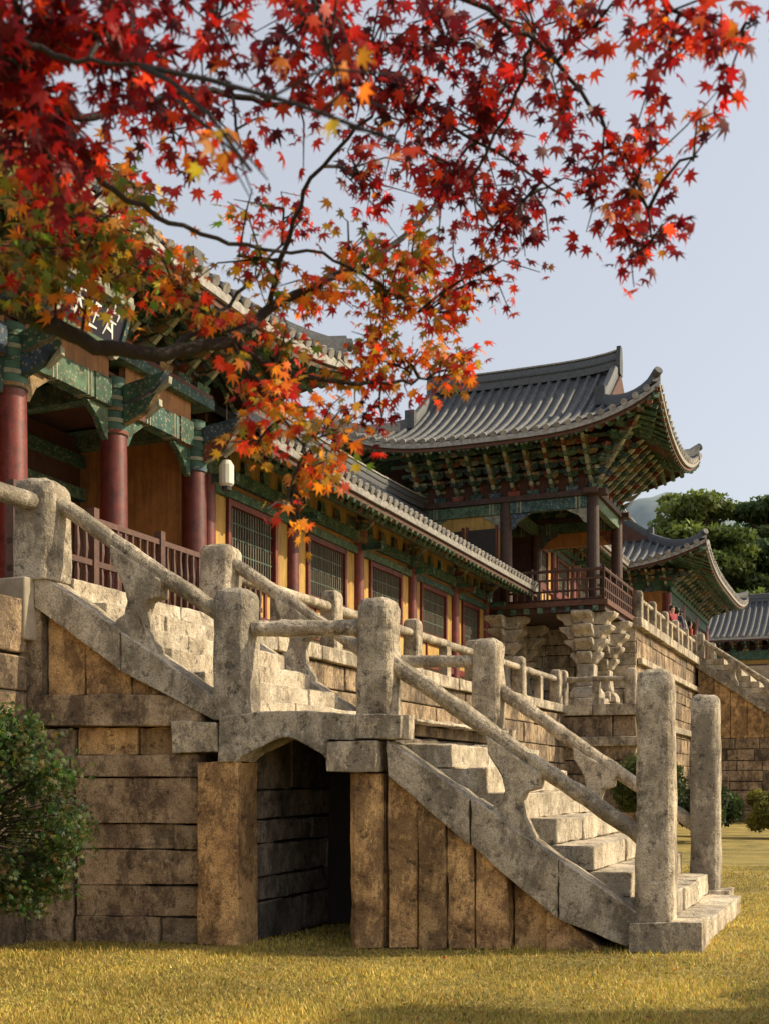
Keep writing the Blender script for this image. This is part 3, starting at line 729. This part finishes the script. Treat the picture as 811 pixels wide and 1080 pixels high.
tuft=.5+.5*np.sin(Xb*3.1+1.3*np.sin(Yb*2.3))*np.sin(Yb*3.7+1.1*np.sin(Xb*1.9))
hb=(.014+.026*np.random.rand(nB))*(.7+.8*tuft); wb=.004+.003*np.random.rand(nB)+.0002*Yb; ang=np.random.rand(nB)*6.28; lean=(np.random.rand(nB,2)-.5)*.05
base=np.stack([Xb,Yb,np.full(nB,-.01)+.02*np.sin(Xb*.9+Yb*.4)+.02*np.sin(Yb*.7-Xb*.3)],1)
dx=np.stack([np.cos(ang)*wb,np.sin(ang)*wb,np.zeros(nB)],1)
tip=base+np.concatenate([lean,hb[:,None]],1)
V=np.stack([base-dx,base+dx,tip],1).reshape(-1,3); T=np.arange(nB*3).reshape(-1,3)
pal=np.array([(.58,.43,.09),(.42,.37,.06),(.70,.52,.14),(.25,.26,.045),(.52,.32,.10)]); ci=np.random.choice(5,nB,p=[.34,.22,.26,.08,.1])
patch=.95+.30*np.sin(Xb*1.7+Yb*.8)*np.sin(Yb*2.1-Xb)+.15*(tuft-.5)
C=np.repeat(pal[ci]*(.65+.6*np.random.rand(nB,1))*patch[:,None],3,0)
fastmesh('grass_blades',V,T,C,M['blade'],lawn)

# ================================================================== maple leaves
lob=[(0,1.0),(21,.42),(42,.92),(63,.40),(86,.70),(108,.31),(132,.42),(165,.14)]
full=lob+[(360-a,r) for a,r in reversed(lob[1:])]
LV=np.array([(0,0,0)]+[(math.sin(math.radians(a))*r,math.cos(math.radians(a))*r,-.22*r*r) for a,r in full])
nL=len(full); LT=np.array([(0,1+(i+1)%nL,1+i) for i in range(nL)])
def leaves(P,N,Tp,size,col):
    """P pos, N normal, Tp tip direction"""
    P=np.array(P);N=np.array(N);Tp=np.array(Tp);size=np.array(size);col=np.array(col)
    N/=np.linalg.norm(N,axis=1,keepdims=True); Tp=Tp-N*(Tp*N).sum(1,keepdims=True); Tp/=np.linalg.norm(Tp,axis=1,keepdims=True)+1e-9
    X=np.cross(Tp,N); n=len(P)
    curl=(.4+1.8*np.random.rand(n)); nar=(.75+.3*np.random.rand(n))
    L=LV[None,:,:]*size[:,None,None]
    wv=X[:,None,:]*L[:,:,0:1]*nar[:,None,None]+Tp[:,None,:]*L[:,:,1:2]+N[:,None,:]*L[:,:,2:3]*curl[:,None,None]+P[:,None,:]
    k=LV.shape[0]; Tt=(LT[None]+ (np.arange(n)*k)[:,None,None]).reshape(-1,3)
    cc=np.repeat(col,k,0)*(np.tile(np.array([1.15]+[.95]*(k-1)),n)[:,None])
    return wv.reshape(-1,3),Tt,cc
CR=(.20,.007,.013); RD=(.46,.018,.013); BR=(.80,.07,.018); OR=(.86,.27,.02); YO=(.82,.46,.04); GR=(.17,.21,.025); OL=(.36,.24,.03); DK=(.075,.005,.01)
def pick(mix):
    r=R()*sum(w for _,w in mix); 
    for c,w in mix:
        r-=w
        if r<=0: return tuple(x*U(.7,1.25) for x in c)
    return mix[0][0]
crim=[(CR,4.5),(RD,4),(BR,1.4),(DK,2.2)]; redm=[(CR,2.4),(RD,3.5),(BR,3),(OR,.8),(DK,1)]; orm=[(RD,2),(BR,3),(OR,5),(YO,1.2),(OL,2)]
grm=[(GR,5),(OL,3.5),(OR,1.8),(YO,.6),(RD,.8)]; mixm=[(RD,2.4),(OR,3.2),(OL,3),(GR,2.4),(BR,2),(YO,.9)]; brt=[(OR,5),(YO,2),(BR,3)]
mt=empty('maple_tree'); br=MB(Wd)
def at(px,py,d): return Vector(((px-405.5)/1250*d,d,1.6+(825-py)/1250*d))
limbs=[
 ([(-150,420,3.2),(-60,350,3.3),(0,322,3.3),(50,342,3.3),(115,368,3.35),(175,372,3.4),(240,358,3.5),(285,326,3.6),(335,300,3.7),(400,270,3.9),(450,225,4.0),(490,170,4.1)],.036,.006),
 ([(240,358,3.5),(300,392,3.6),(345,402,3.7),(400,405,3.8),(450,400,3.9)],.014,.004),
 ([(285,326,3.6),(300,260,3.5),(330,190,3.4),(390,120,3.3),(430,60,3.2)],.010,.003),
 ([(-120,100,2.6),(-20,70,2.7),(60,120,2.8),(130,118,2.9),(210,95,3.0),(300,110,3.1),(380,90,3.2),(450,120,3.3),(540,170,3.4),(600,215,3.5)],.014,.003),
 ([(60,120,2.8),(110,190,2.9),(180,235,3.1),(260,262,3.3),(340,268,3.5),(400,300,3.7),(440,330,3.8)],.009,.003),
 ([(-150,-120,2.4),(60,-60,2.5),(250,-30,2.6),(420,-20,2.8),(560,40,3.0),(620,110,3.1),(670,190,3.2),(690,260,3.2)],.012,.003),
 ([(420,-20,2.8),(560,-40,2.7),(680,-10,2.7),(740,30,2.7),(790,50,2.7)],.008,.003),
 ([(560,40,3.0),(540,110,3.1),(500,190,3.2),(520,240,3.3)],.006,.003),
 ([(175,372,3.4),(230,330,3.6),(280,280,3.7),(320,230,3.8)],.009,.003),
 ([(240,358,3.5),(270,400,3.5),(300,440,3.5),(330,480,3.5)],.008,.003),
 ([(-60,350,3.3),(-10,280,3.2),(30,240,3.2),(90,215,3.3),(150,180,3.5)],.010,.003),
 ([(-150,-120,2.4),(-60,-20,2.2),(20,40,2.2),(80,60,2.2),(150,70,2.2)],.012,.003),
]
nodes=[]
for pl,r0,r1 in limbs:
    P=[at(*p) for p in pl]; Q=[]
    for i in range(len(P)-1):
        a=P[max(i-1,0)];b=P[i];c=P[i+1];d_=P[min(i+2,len(P)-1)]
        for k in range(5):
            t=k/5; q=.5*((2*b)+(c-a)*t+(2*a-5*b+4*c-d_)*t*t+(3*b-a-3*c+d_)*t**3)
            Q.append(q+Vector((U(-1,1),U(-1,1),U(-1,1)))*.008)
    Q.append(P[-1]); n=len(Q)
    br.tube([tuple(q) for q in Q],[r0+(r1-r0)*(i/(n-1))**.8 for i in range(n)],'bark',8)
    nodes+=Q
br.tube([(-3.3,3.4,-.1),(-3.2,3.4,.5),(-2.9,3.3,1.2),(-2.4,3.25,1.9),tuple(at(-150,420,3.2))],[.17,.12,.1,.07,.04],'bark',12)
br.tube([(-2.9,3.3,1.2),(-2.7,3.0,2.2),(-2.0,2.8,2.9),tuple(at(-120,100,2.6))],[.08,.06,.04,.022],'bark',8)
br.tube([(-2.7,3.0,2.2),(-2.2,2.6,3.0),tuple(at(-150,-120,2.4))],[.05,.035,.018],'bark',8)
CL=[
 (40,40,90,60,2.3,250,crim,.040),(130,30,90,50,2.4,200,crim,.040),(40,130,70,60,2.4,200,crim,.040),(230,40,80,50,2.6,140,crim,.038),
 (20,200,60,40,3.0,130,mixm,.04),(40,265,60,45,3.1,200,grm,.040),(110,235,60,50,3.2,150,grm,.038),(20,310,40,30,3.2,70,grm,.036),(0,90,50,60,2.3,100,crim,.04),
 (185,150,60,60,3.0,80,redm,.038),(200,95,70,40,2.8,50,redm,.038),(150,200,60,30,3.3,80,mixm,.036),(60,170,60,40,2.8,110,redm,.039),
 (320,30,80,45,2.8,150,crim,.038),(400,60,80,50,3.0,170,crim,.038),(330,110,60,40,3.0,50,redm,.037),(480,40,80,45,3.1,180,crim,.038),(560,25,70,35,3.1,130,redm,.037),
 (430,130,70,50,3.3,170,crim,.038),(510,130,70,50,3.3,180,crim,.038),(590,120,40,50,3.1,70,crim,.038),(470,200,70,45,3.6,180,crim,.038),(550,215,60,45,3.5,160,crim,.038),
 (390,190,60,40,3.6,110,redm,.036),(620,190,40,60,3.2,70,crim,.038),(665,200,45,60,3.2,120,redm,.040),(690,160,40,30,3.1,50,redm,.04),(680,260,35,35,3.2,60,crim,.040),
 (520,280,60,35,3.7,100,redm,.037),(440,270,60,40,3.8,150,mixm,.037),(370,260,50,40,3.7,90,mixm,.036),(300,220,70,40,3.6,60,redm,.034),(250,270,70,40,3.5,90,mixm,.036),
 (330,310,60,30,3.7,110,orm,.036),(400,330,60,35,3.8,160,mixm,.037),(460,330,50,35,3.9,140,orm,.037),(180,300,60,35,3.5,110,mixm,.036),(230,345,50,25,3.5,60,orm,.036),
 (420,385,60,25,3.9,120,orm,.036),(480,395,40,22,3.9,100,orm,.036),(370,395,50,22,3.8,90,orm,.036),(300,430,45,35,3.5,110,orm,.038),(350,455,45,35,3.6,90,mixm,.037),
 (320,500,40,32,3.5,90,orm,.037),(270,470,30,25,3.5,50,orm,.037),(400,430,40,20,3.8,60,redm,.036),(300,540,25,18,3.5,18,orm,.036),(260,400,40,25,3.5,40,orm,.036),
 (700,15,60,30,2.7,60,redm,.042),(750,40,50,35,2.7,60,redm,.042),(700,80,35,25,2.9,25,redm,.042),(640,20,50,25,2.9,50,redm,.04),(735,165,15,20,3.0,12,redm,.04),
 (420,150,20,12,1.9,9,brt,.038),(265,180,24,22,1.9,13,brt,.04),(600,50,50,30,3.0,50,redm,.038),(140,95,60,30,2.5,90,crim,.04),(250,150,50,40,3.0,40,redm,.037),(350,60,60,40,2.6,60,redm,.04),
 (95,312,40,18,3.3,40,mixm,.036),(60,300,40,20,3.2,60,grm,.037),(140,290,50,30,3.4,70,grm,.036),(790,25,30,40,2.6,25,redm,.042),(300,360,40,20,3.6,40,mixm,.036),
]
LP=[];LN=[];LTp=[];LS=[];LC=[]
for (x,y,rx,ry,d_,cnt,mix,ls) in CL:
    c=at(x,y,d_); rxm=rx/1250*d_; rym=ry/1250*d_
    nd=min(nodes,key=lambda q:(q-c).length); 
    if (nd-c).length>.06:
        mid=(nd+c)/2+Vector((0,0,U(0,.06)))
        br.tube([tuple(nd),tuple(nd.lerp(mid,.6)),tuple(mid.lerp(c,.3)),tuple(c)],[.006,.005,.004,.0033],'bark',5)
    nt_=max(3,int(cnt/11))
    for k in range(nt_):
        a=U(0,6.283); rr_=math.sqrt(R())
        e=c+Vector((math.cos(a)*rxm*rr_,U(-.28,.28),math.sin(a)*rym*rr_))
        s0=nd.lerp(c,U(.3,1))
        m_=(s0+e)/2+Vector((U(-.03,.03),U(-.03,.03),U(.0,.05)))
        br.tube([tuple(s0),tuple(m_),tuple(e)],[.0033,.0025,.0013],'bark',4)
        nl=max(1,int(cnt/nt_))
        tw=U(.6,1.3)
        for i in range(nl):
            t=U(.25,1.05); p=(s0.lerp(m_,t*2) if t<.5 else m_.lerp(e,(t-.5)*2))
            off=Vector((U(-1,1),U(-1,1),U(-1.1,.6)))*.045; p2=p+off
            LP.append(tuple(p2)); LN.append((U(-.7,.7),-.55+U(-.7,.7),.35+U(-.7,.7)))
            dd=off.normalized()*.7+Vector((U(-.5,.5),U(-.3,.3),-.75)); LTp.append(tuple(dd)); LS.append(ls*U(.6,1.1)); LC.append(tuple(v*tw for v in pick(mix)))
V,T,C=leaves(LP,LN,LTp,LS,LC); fastmesh('leaves',V,T,C,M['leaf'],mt)
br.obj('trunk_and_branches',mt,0,True)

sh=empty('maple_shrub'); sb=MB(Wd); LP=[];LN=[];LTp=[];LS=[];LC=[]
c0=Vector((-3.75,9.7,0)); cc0=Vector((-3.15,9.6,0))
sb.tube([(-3.75,9.7,-.1),(-3.7,9.7,.4),(-3.6,9.7,.9)],[.06,.05,.035],'bark',8)
for k in range(120):
    a=U(0,6.28); rr_=math.sqrt(R()); hh=R(); prof_=math.sin(math.pi*(.16+.76*hh)); e=cc0+Vector((math.cos(a)*.80*rr_*prof_,math.sin(a)*.7*rr_*prof_,.62+1.6*hh))
    m_=(c0+Vector((0.1,0,.9))+e)/2+Vector((0,0,.15)); sb.tube([(-3.68,9.7,.7),tuple(m_),tuple(e)],[.016,.008,.003],'bark',5)
    tw=U(.55,1.35)
    for i in range(75):
        t=U(.72,1.05); p=m_.lerp(e,t)+Vector((U(-1,1),U(-1,1),U(-1.2,.6)))*.13
        LP.append(tuple(p)); LN.append((U(-.8,.8),-.4+U(-.6,.6),.6+U(-.6,.6))); LTp.append((U(-.6,.6),U(-.5,.3),-.6)); LS.append(.05*U(.6,1.15))
        LC.append(tuple(v*tw for v in pick([((.06,.11,.024),5),((.12,.15,.028),3),((.20,.14,.03),.6)])))
V,T,C=leaves(LP,LN,LTp,LS,LC); fastmesh('leaves',V,T,C,M['leaf'],sh); sb.obj('stems',sh)

LP=[];LN=[];LTp=[];LS=[];LC=[]
for k in range(420):
    y=7.6+12*R()**1.5; x=U(-.34,.36)*y
    LP.append((x,y,.045)); LN.append((U(-.4,.4),U(-.4,.4),1)); LTp.append((U(-1,1),U(-1,1),0)); LS.append(.032*U(.7,1.1)); LC.append(pick([(OL,2),(RD,1),(OR,1),((.22,.10,.03),4)]))
V,T,C=leaves(LP,LN,LTp,LS,LC); fastmesh('fallen_leaves',V,T,C,M['leaf'])

# ================================================================== trees, bushes
def clumps(cs,n,leaf,pal_,flat=.6):
    P=[];C=[]
    for c,r in cs:
        v=np.random.normal(size=(n,3)); v/=np.linalg.norm(v,axis=1,keepdims=True); v*=(np.random.rand(n,1)**.45)*r; v[:,2]*=flat
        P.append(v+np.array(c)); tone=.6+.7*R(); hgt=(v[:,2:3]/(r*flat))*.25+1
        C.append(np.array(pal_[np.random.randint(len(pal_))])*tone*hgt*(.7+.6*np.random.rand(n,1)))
    P=np.concatenate(P);C=np.concatenate(C); N=len(P)
    a=np.random.normal(size=(N,3)); a/=np.linalg.norm(a,axis=1,keepdims=True); b=np.random.normal(size=(N,3)); b-=a*(a*b).sum(1,keepdims=True); b/=np.linalg.norm(b,axis=1,keepdims=True)
    s=leaf*(.6+.8*np.random.rand(N,1))
    V=np.stack([P+a*s,P-a*s*.5+b*s*.55,P-a*s*.5-b*s*.55],1).reshape(-1,3)
    return V,np.arange(N*3).reshape(-1,3),np.repeat(C,3,0)
def tree(name,x,y,z,H,sp,pal_,nc=40,leaf=.3,per=260,pine=True,lo=.4):
    e=empty(name); b=MB(Wd); lx,ly=U(-.08,.08)*H,U(-.05,.05)*H
    tp=[(x+lx*t*t+.15*math.sin(t*6),y+ly*t,z+H*.93*t) for t in [i/8 for i in range(9)]]
    b.tube(tp,[H*.024*(1-.85*i/8)+.02 for i in range(9)],'trunk',8)
    cs=[]
    for k in range(nc):
        t=lo+(1-lo)*R(); a=U(0,6.28); i=min(7,int(t*8)); p=Vector(tp[i])
        rad=sp*(1.15-t*.75 if pine else math.sin(math.pi*(.15+.8*(t-lo)/(1-lo))))*U(.35,1)
        q=Vector((x+lx*t*t+math.cos(a)*rad,y+math.sin(a)*rad,z+H*t+U(-.02,.03)*H))
        b.tube([tuple(p),tuple((p+q)/2+Vector((0,0,.2))),tuple(q)],[H*.007,H*.005,H*.002],'trunk',5)
        cs.append((tuple(q),sp*U(.18,.34)))
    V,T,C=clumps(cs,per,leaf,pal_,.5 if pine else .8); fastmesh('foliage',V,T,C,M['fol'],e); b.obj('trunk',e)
pin=[(.05,.095,.03),(.065,.11,.033),(.04,.08,.027),(.09,.13,.038)]
grn2=[(.12,.16,.033),(.14,.18,.038),(.09,.13,.03)]
tree('pine_tree',23.8,88,6.7,15.8,5.2,grn2,70,.28,300)
tree('pine_tree',30.2,90,6.7,15.6,5.6,pin,80,.28,300)
tree('pine_tree',37.0,92,6.7,17.4,6.2,pin,95,.28,300)
tree('pine_tree',33,100,6.7,16.5,6.0,pin,70,.3,280)
tree('pine_tree',27,104,6.7,16.6,5.4,grn2,60,.32)
tree('pine_tree',22,100,6.7,14,5,pin,44,.34)
tree('pine_tree',43,102,6.7,18.5,6.5,pin,60,.32)
tree('pine_tree',34,80,6.7,9,3.6,pin,44,.26,lo=.15)
tree('pine_tree',28,82,6.7,9.5,3.6,pin,44,.26,lo=.15)
tree('broadleaf_tree',30,66,0,8.5,2.8,[(.2,.12,.03),(.12,.12,.03),(.08,.1,.03)],36,.2,lo=.2,pine=False)
# garden tree standing on the lawn to the right of the viewer
tree('broadleaf_tree',10.6,7.9,0,7.0,2.0,grn2,34,.16,240,False,.45)
def bush(name,c,r,n,pal_,leaf=.05,sub=14,fl=.9):
    cs=[((c[0]+U(-1,1)*r*.6,c[1]+U(-1,1)*r*.6,c[2]+r*.25+U(0,1)*r*.8),r*U(.3,.5)) for _ in range(sub)]
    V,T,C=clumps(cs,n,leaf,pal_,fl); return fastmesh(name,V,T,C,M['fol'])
bp=F(2.6,19.5,0); bush('shrub',(bp[0],bp[1],.9),1.0,700,[(.10,.13,.03),(.06,.09,.02)],.07,18)
bp=F(3.2,22.5,0); bush('shrub',(bp[0],bp[1],.3),.9,700,[(.05,.08,.02),(.04,.06,.02)],.07,18)
bp=F(5.2,26,0); bush('shrub',(bp[0],bp[1],.2),1.0,700,[(.26,.24,.04),(.2,.2,.04)],.07,18)
bp=F(2.9,27,0); bush('shrub',(bp[0],bp[1],.2),1.1,600,[(.05,.08,.02),(.04,.06,.02)],.08,16)
for k in range(5):
    bp=F(8+k*2.6,46.8+U(-.5,.5),0); bush('shrub',(bp[0],bp[1],.1),.9,420,[(.06,.09,.02),(.12,.12,.03),(.04,.06,.02)],.1,14)
hm=MB(Wd); 
def hillh(x): return 196*math.exp(-((x-225)/190)**2)+110*math.exp(-((x-560)/170)**2)+40*math.exp(-((x+100)/300)**2)
nx=140; hv=[];hf=[]
for i in range(nx+1):
    x=-500+1500*i/nx
    for j in range(16):
        t=j/15; hv.append((x+U(-3,3),620+t*260,hillh(x)*math.sin(t*math.pi/2)**.8*(1+.02*math.sin(x*.05+j*.4)+.008*math.sin(x*.23+j))+U(-1.2,1.2)*min(1,t*3)))
for i in range(nx):
    for j in range(15): hf.append((i*16+j,(i+1)*16+j,(i+1)*16+j+1,i*16+j+1))
M['hill']=simple('hazy_forest_hill',(.24,.29,.29),.22,.03,.95,0)  # distance haze is mixed into this base colour
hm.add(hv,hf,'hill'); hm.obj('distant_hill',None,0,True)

# ================================================================== people
def person(x,y,z,rot,top,leg,hair,scale=1.,arm=0.):
    vs=[(0,0,.95),(0,0,1.12),(0,0,1.30),(0,.0,1.44),(0,.0,1.50),(0,-.01,1.60),(0,-.01,1.70),
        (.19,0,1.40),(.25,.02,1.14),(.25,-.06-arm*.2,.92+arm*.25),(.25,-.09-arm*.3,.82+arm*.4),
        (-.19,0,1.40),(-.25,.02,1.14),(-.25,-.06,.92),(-.25,-.09,.82),
        (.10,0,.88),(.11,-.03,.50),(.11,.03,.09),(.12,-.12,.04),
        (-.10,0,.88),(-.11,.0,.50),(-.11,.06,.09),(-.12,-.09,.04)]
    es=[(0,1),(1,2),(2,3),(3,4),(4,5),(5,6),(2,7),(7,8),(8,9),(9,10),(2,11),(11,12),(12,13),(13,14),(0,15),(15,16),(16,17),(17,18),(0,19),(19,20),(20,21),(21,22)]
    rd=[.15,.13,.16,.08,.055,.10,.085,.075,.055,.042,.035,.075,.055,.042,.035,.11,.075,.05,.04,.11,.075,.05,.04]
    me=bpy.data.meshes.new('body'); me.from_pydata(vs,es,[])
    ob=bpy.data.objects.new('person',me); scene.collection.objects.link(ob)
    md=ob.modifiers.new('skin','SKIN')
    if len(me.skin_vertices):
        for i,r in enumerate(rd): me.skin_vertices[0].data[i].radius=(r,r*.85); me.skin_vertices[0].data[i].use_root=(i==0)
    sd=ob.modifiers.new('sub','SUBSURF'); sd.levels=2; sd.render_levels=2
    m,nt,b=mk('clothing'); tc=nt.nodes.new('ShaderNodeTexCoord'); sp=nt.nodes.new('ShaderNodeSeparateXYZ'); nt.links.new(tc.outputs['Object'],sp.inputs[0])
    dv=nt.nodes.new('ShaderNodeMath'); dv.operation='DIVIDE'; dv.inputs[1].default_value=1.8; nt.links.new(sp.outputs[2],dv.inputs[0])
    r_=ramp(nt,[(0,(.03,.03,.03)),(.05,leg),(.50,top),(.82,(.5,.3,.2))],'CONSTANT'); nt.links.new(dv.outputs[0],r_.inputs[0]); nt.links.new(r_.outputs[0],b.inputs['Base Color']); b.inputs['Roughness'].default_value=.8
    me.materials.append(m)
    ob.location=(x,y,z); ob.rotation_euler=(0,0,rot); ob.scale=(scale,)*3
    hm_,nt2,b2=mk('hair'); b2.inputs['Base Color'].default_value=(*hair,1); b2.inputs['Roughness'].default_value=.6
    bm=bmesh.new(); bmesh.ops.create_uvsphere(bm,u_segments=16,v_segments=10,radius=.115)
    for v in bm.verts:
        if v.co.y<-.03 and v.co.z<.03: v.co.y=-.03+(v.co.y+.03)*.2
        v.co.z*=1.1
    h=bpy.data.meshes.new('hair'); bm.to_mesh(h); bm.free(); h.materials.append(hm_); ho=bpy.data.objects.new('hair',h); scene.collection.objects.link(ho); ho.parent=ob; ho.location=(0,.02,1.67)
    for sx in (-.035,.035):
        bm=bmesh.new(); bmesh.ops.create_uvsphere(bm,u_segments=8,v_segments=6,radius=.013); h=bpy.data.meshes.new('eye'); bm.to_mesh(h); bm.free(); h.materials.append(hm_); eo=bpy.data.objects.new('eye',h); scene.collection.objects.link(eo); eo.parent=ob; eo.location=(sx,-.105,1.63)
for o,w,rt,tp,lg,ar in ((.3,37.6,.6,(.35,.04,.05),(.03,.03,.05),.4),(.35,38.5,2.4,(.05,.06,.1),(.02,.02,.03),0),(.3,39.6,-.5,(.4,.36,.34),(.04,.05,.1),.6),(.3,42.4,1.5,(.45,.1,.06),(.05,.05,.06),0)):
    p=F(o,w,6.72); person(p[0],p[1],p[2],rt,tp,lg,(.015,.012,.01),U(.98,1.05),ar)
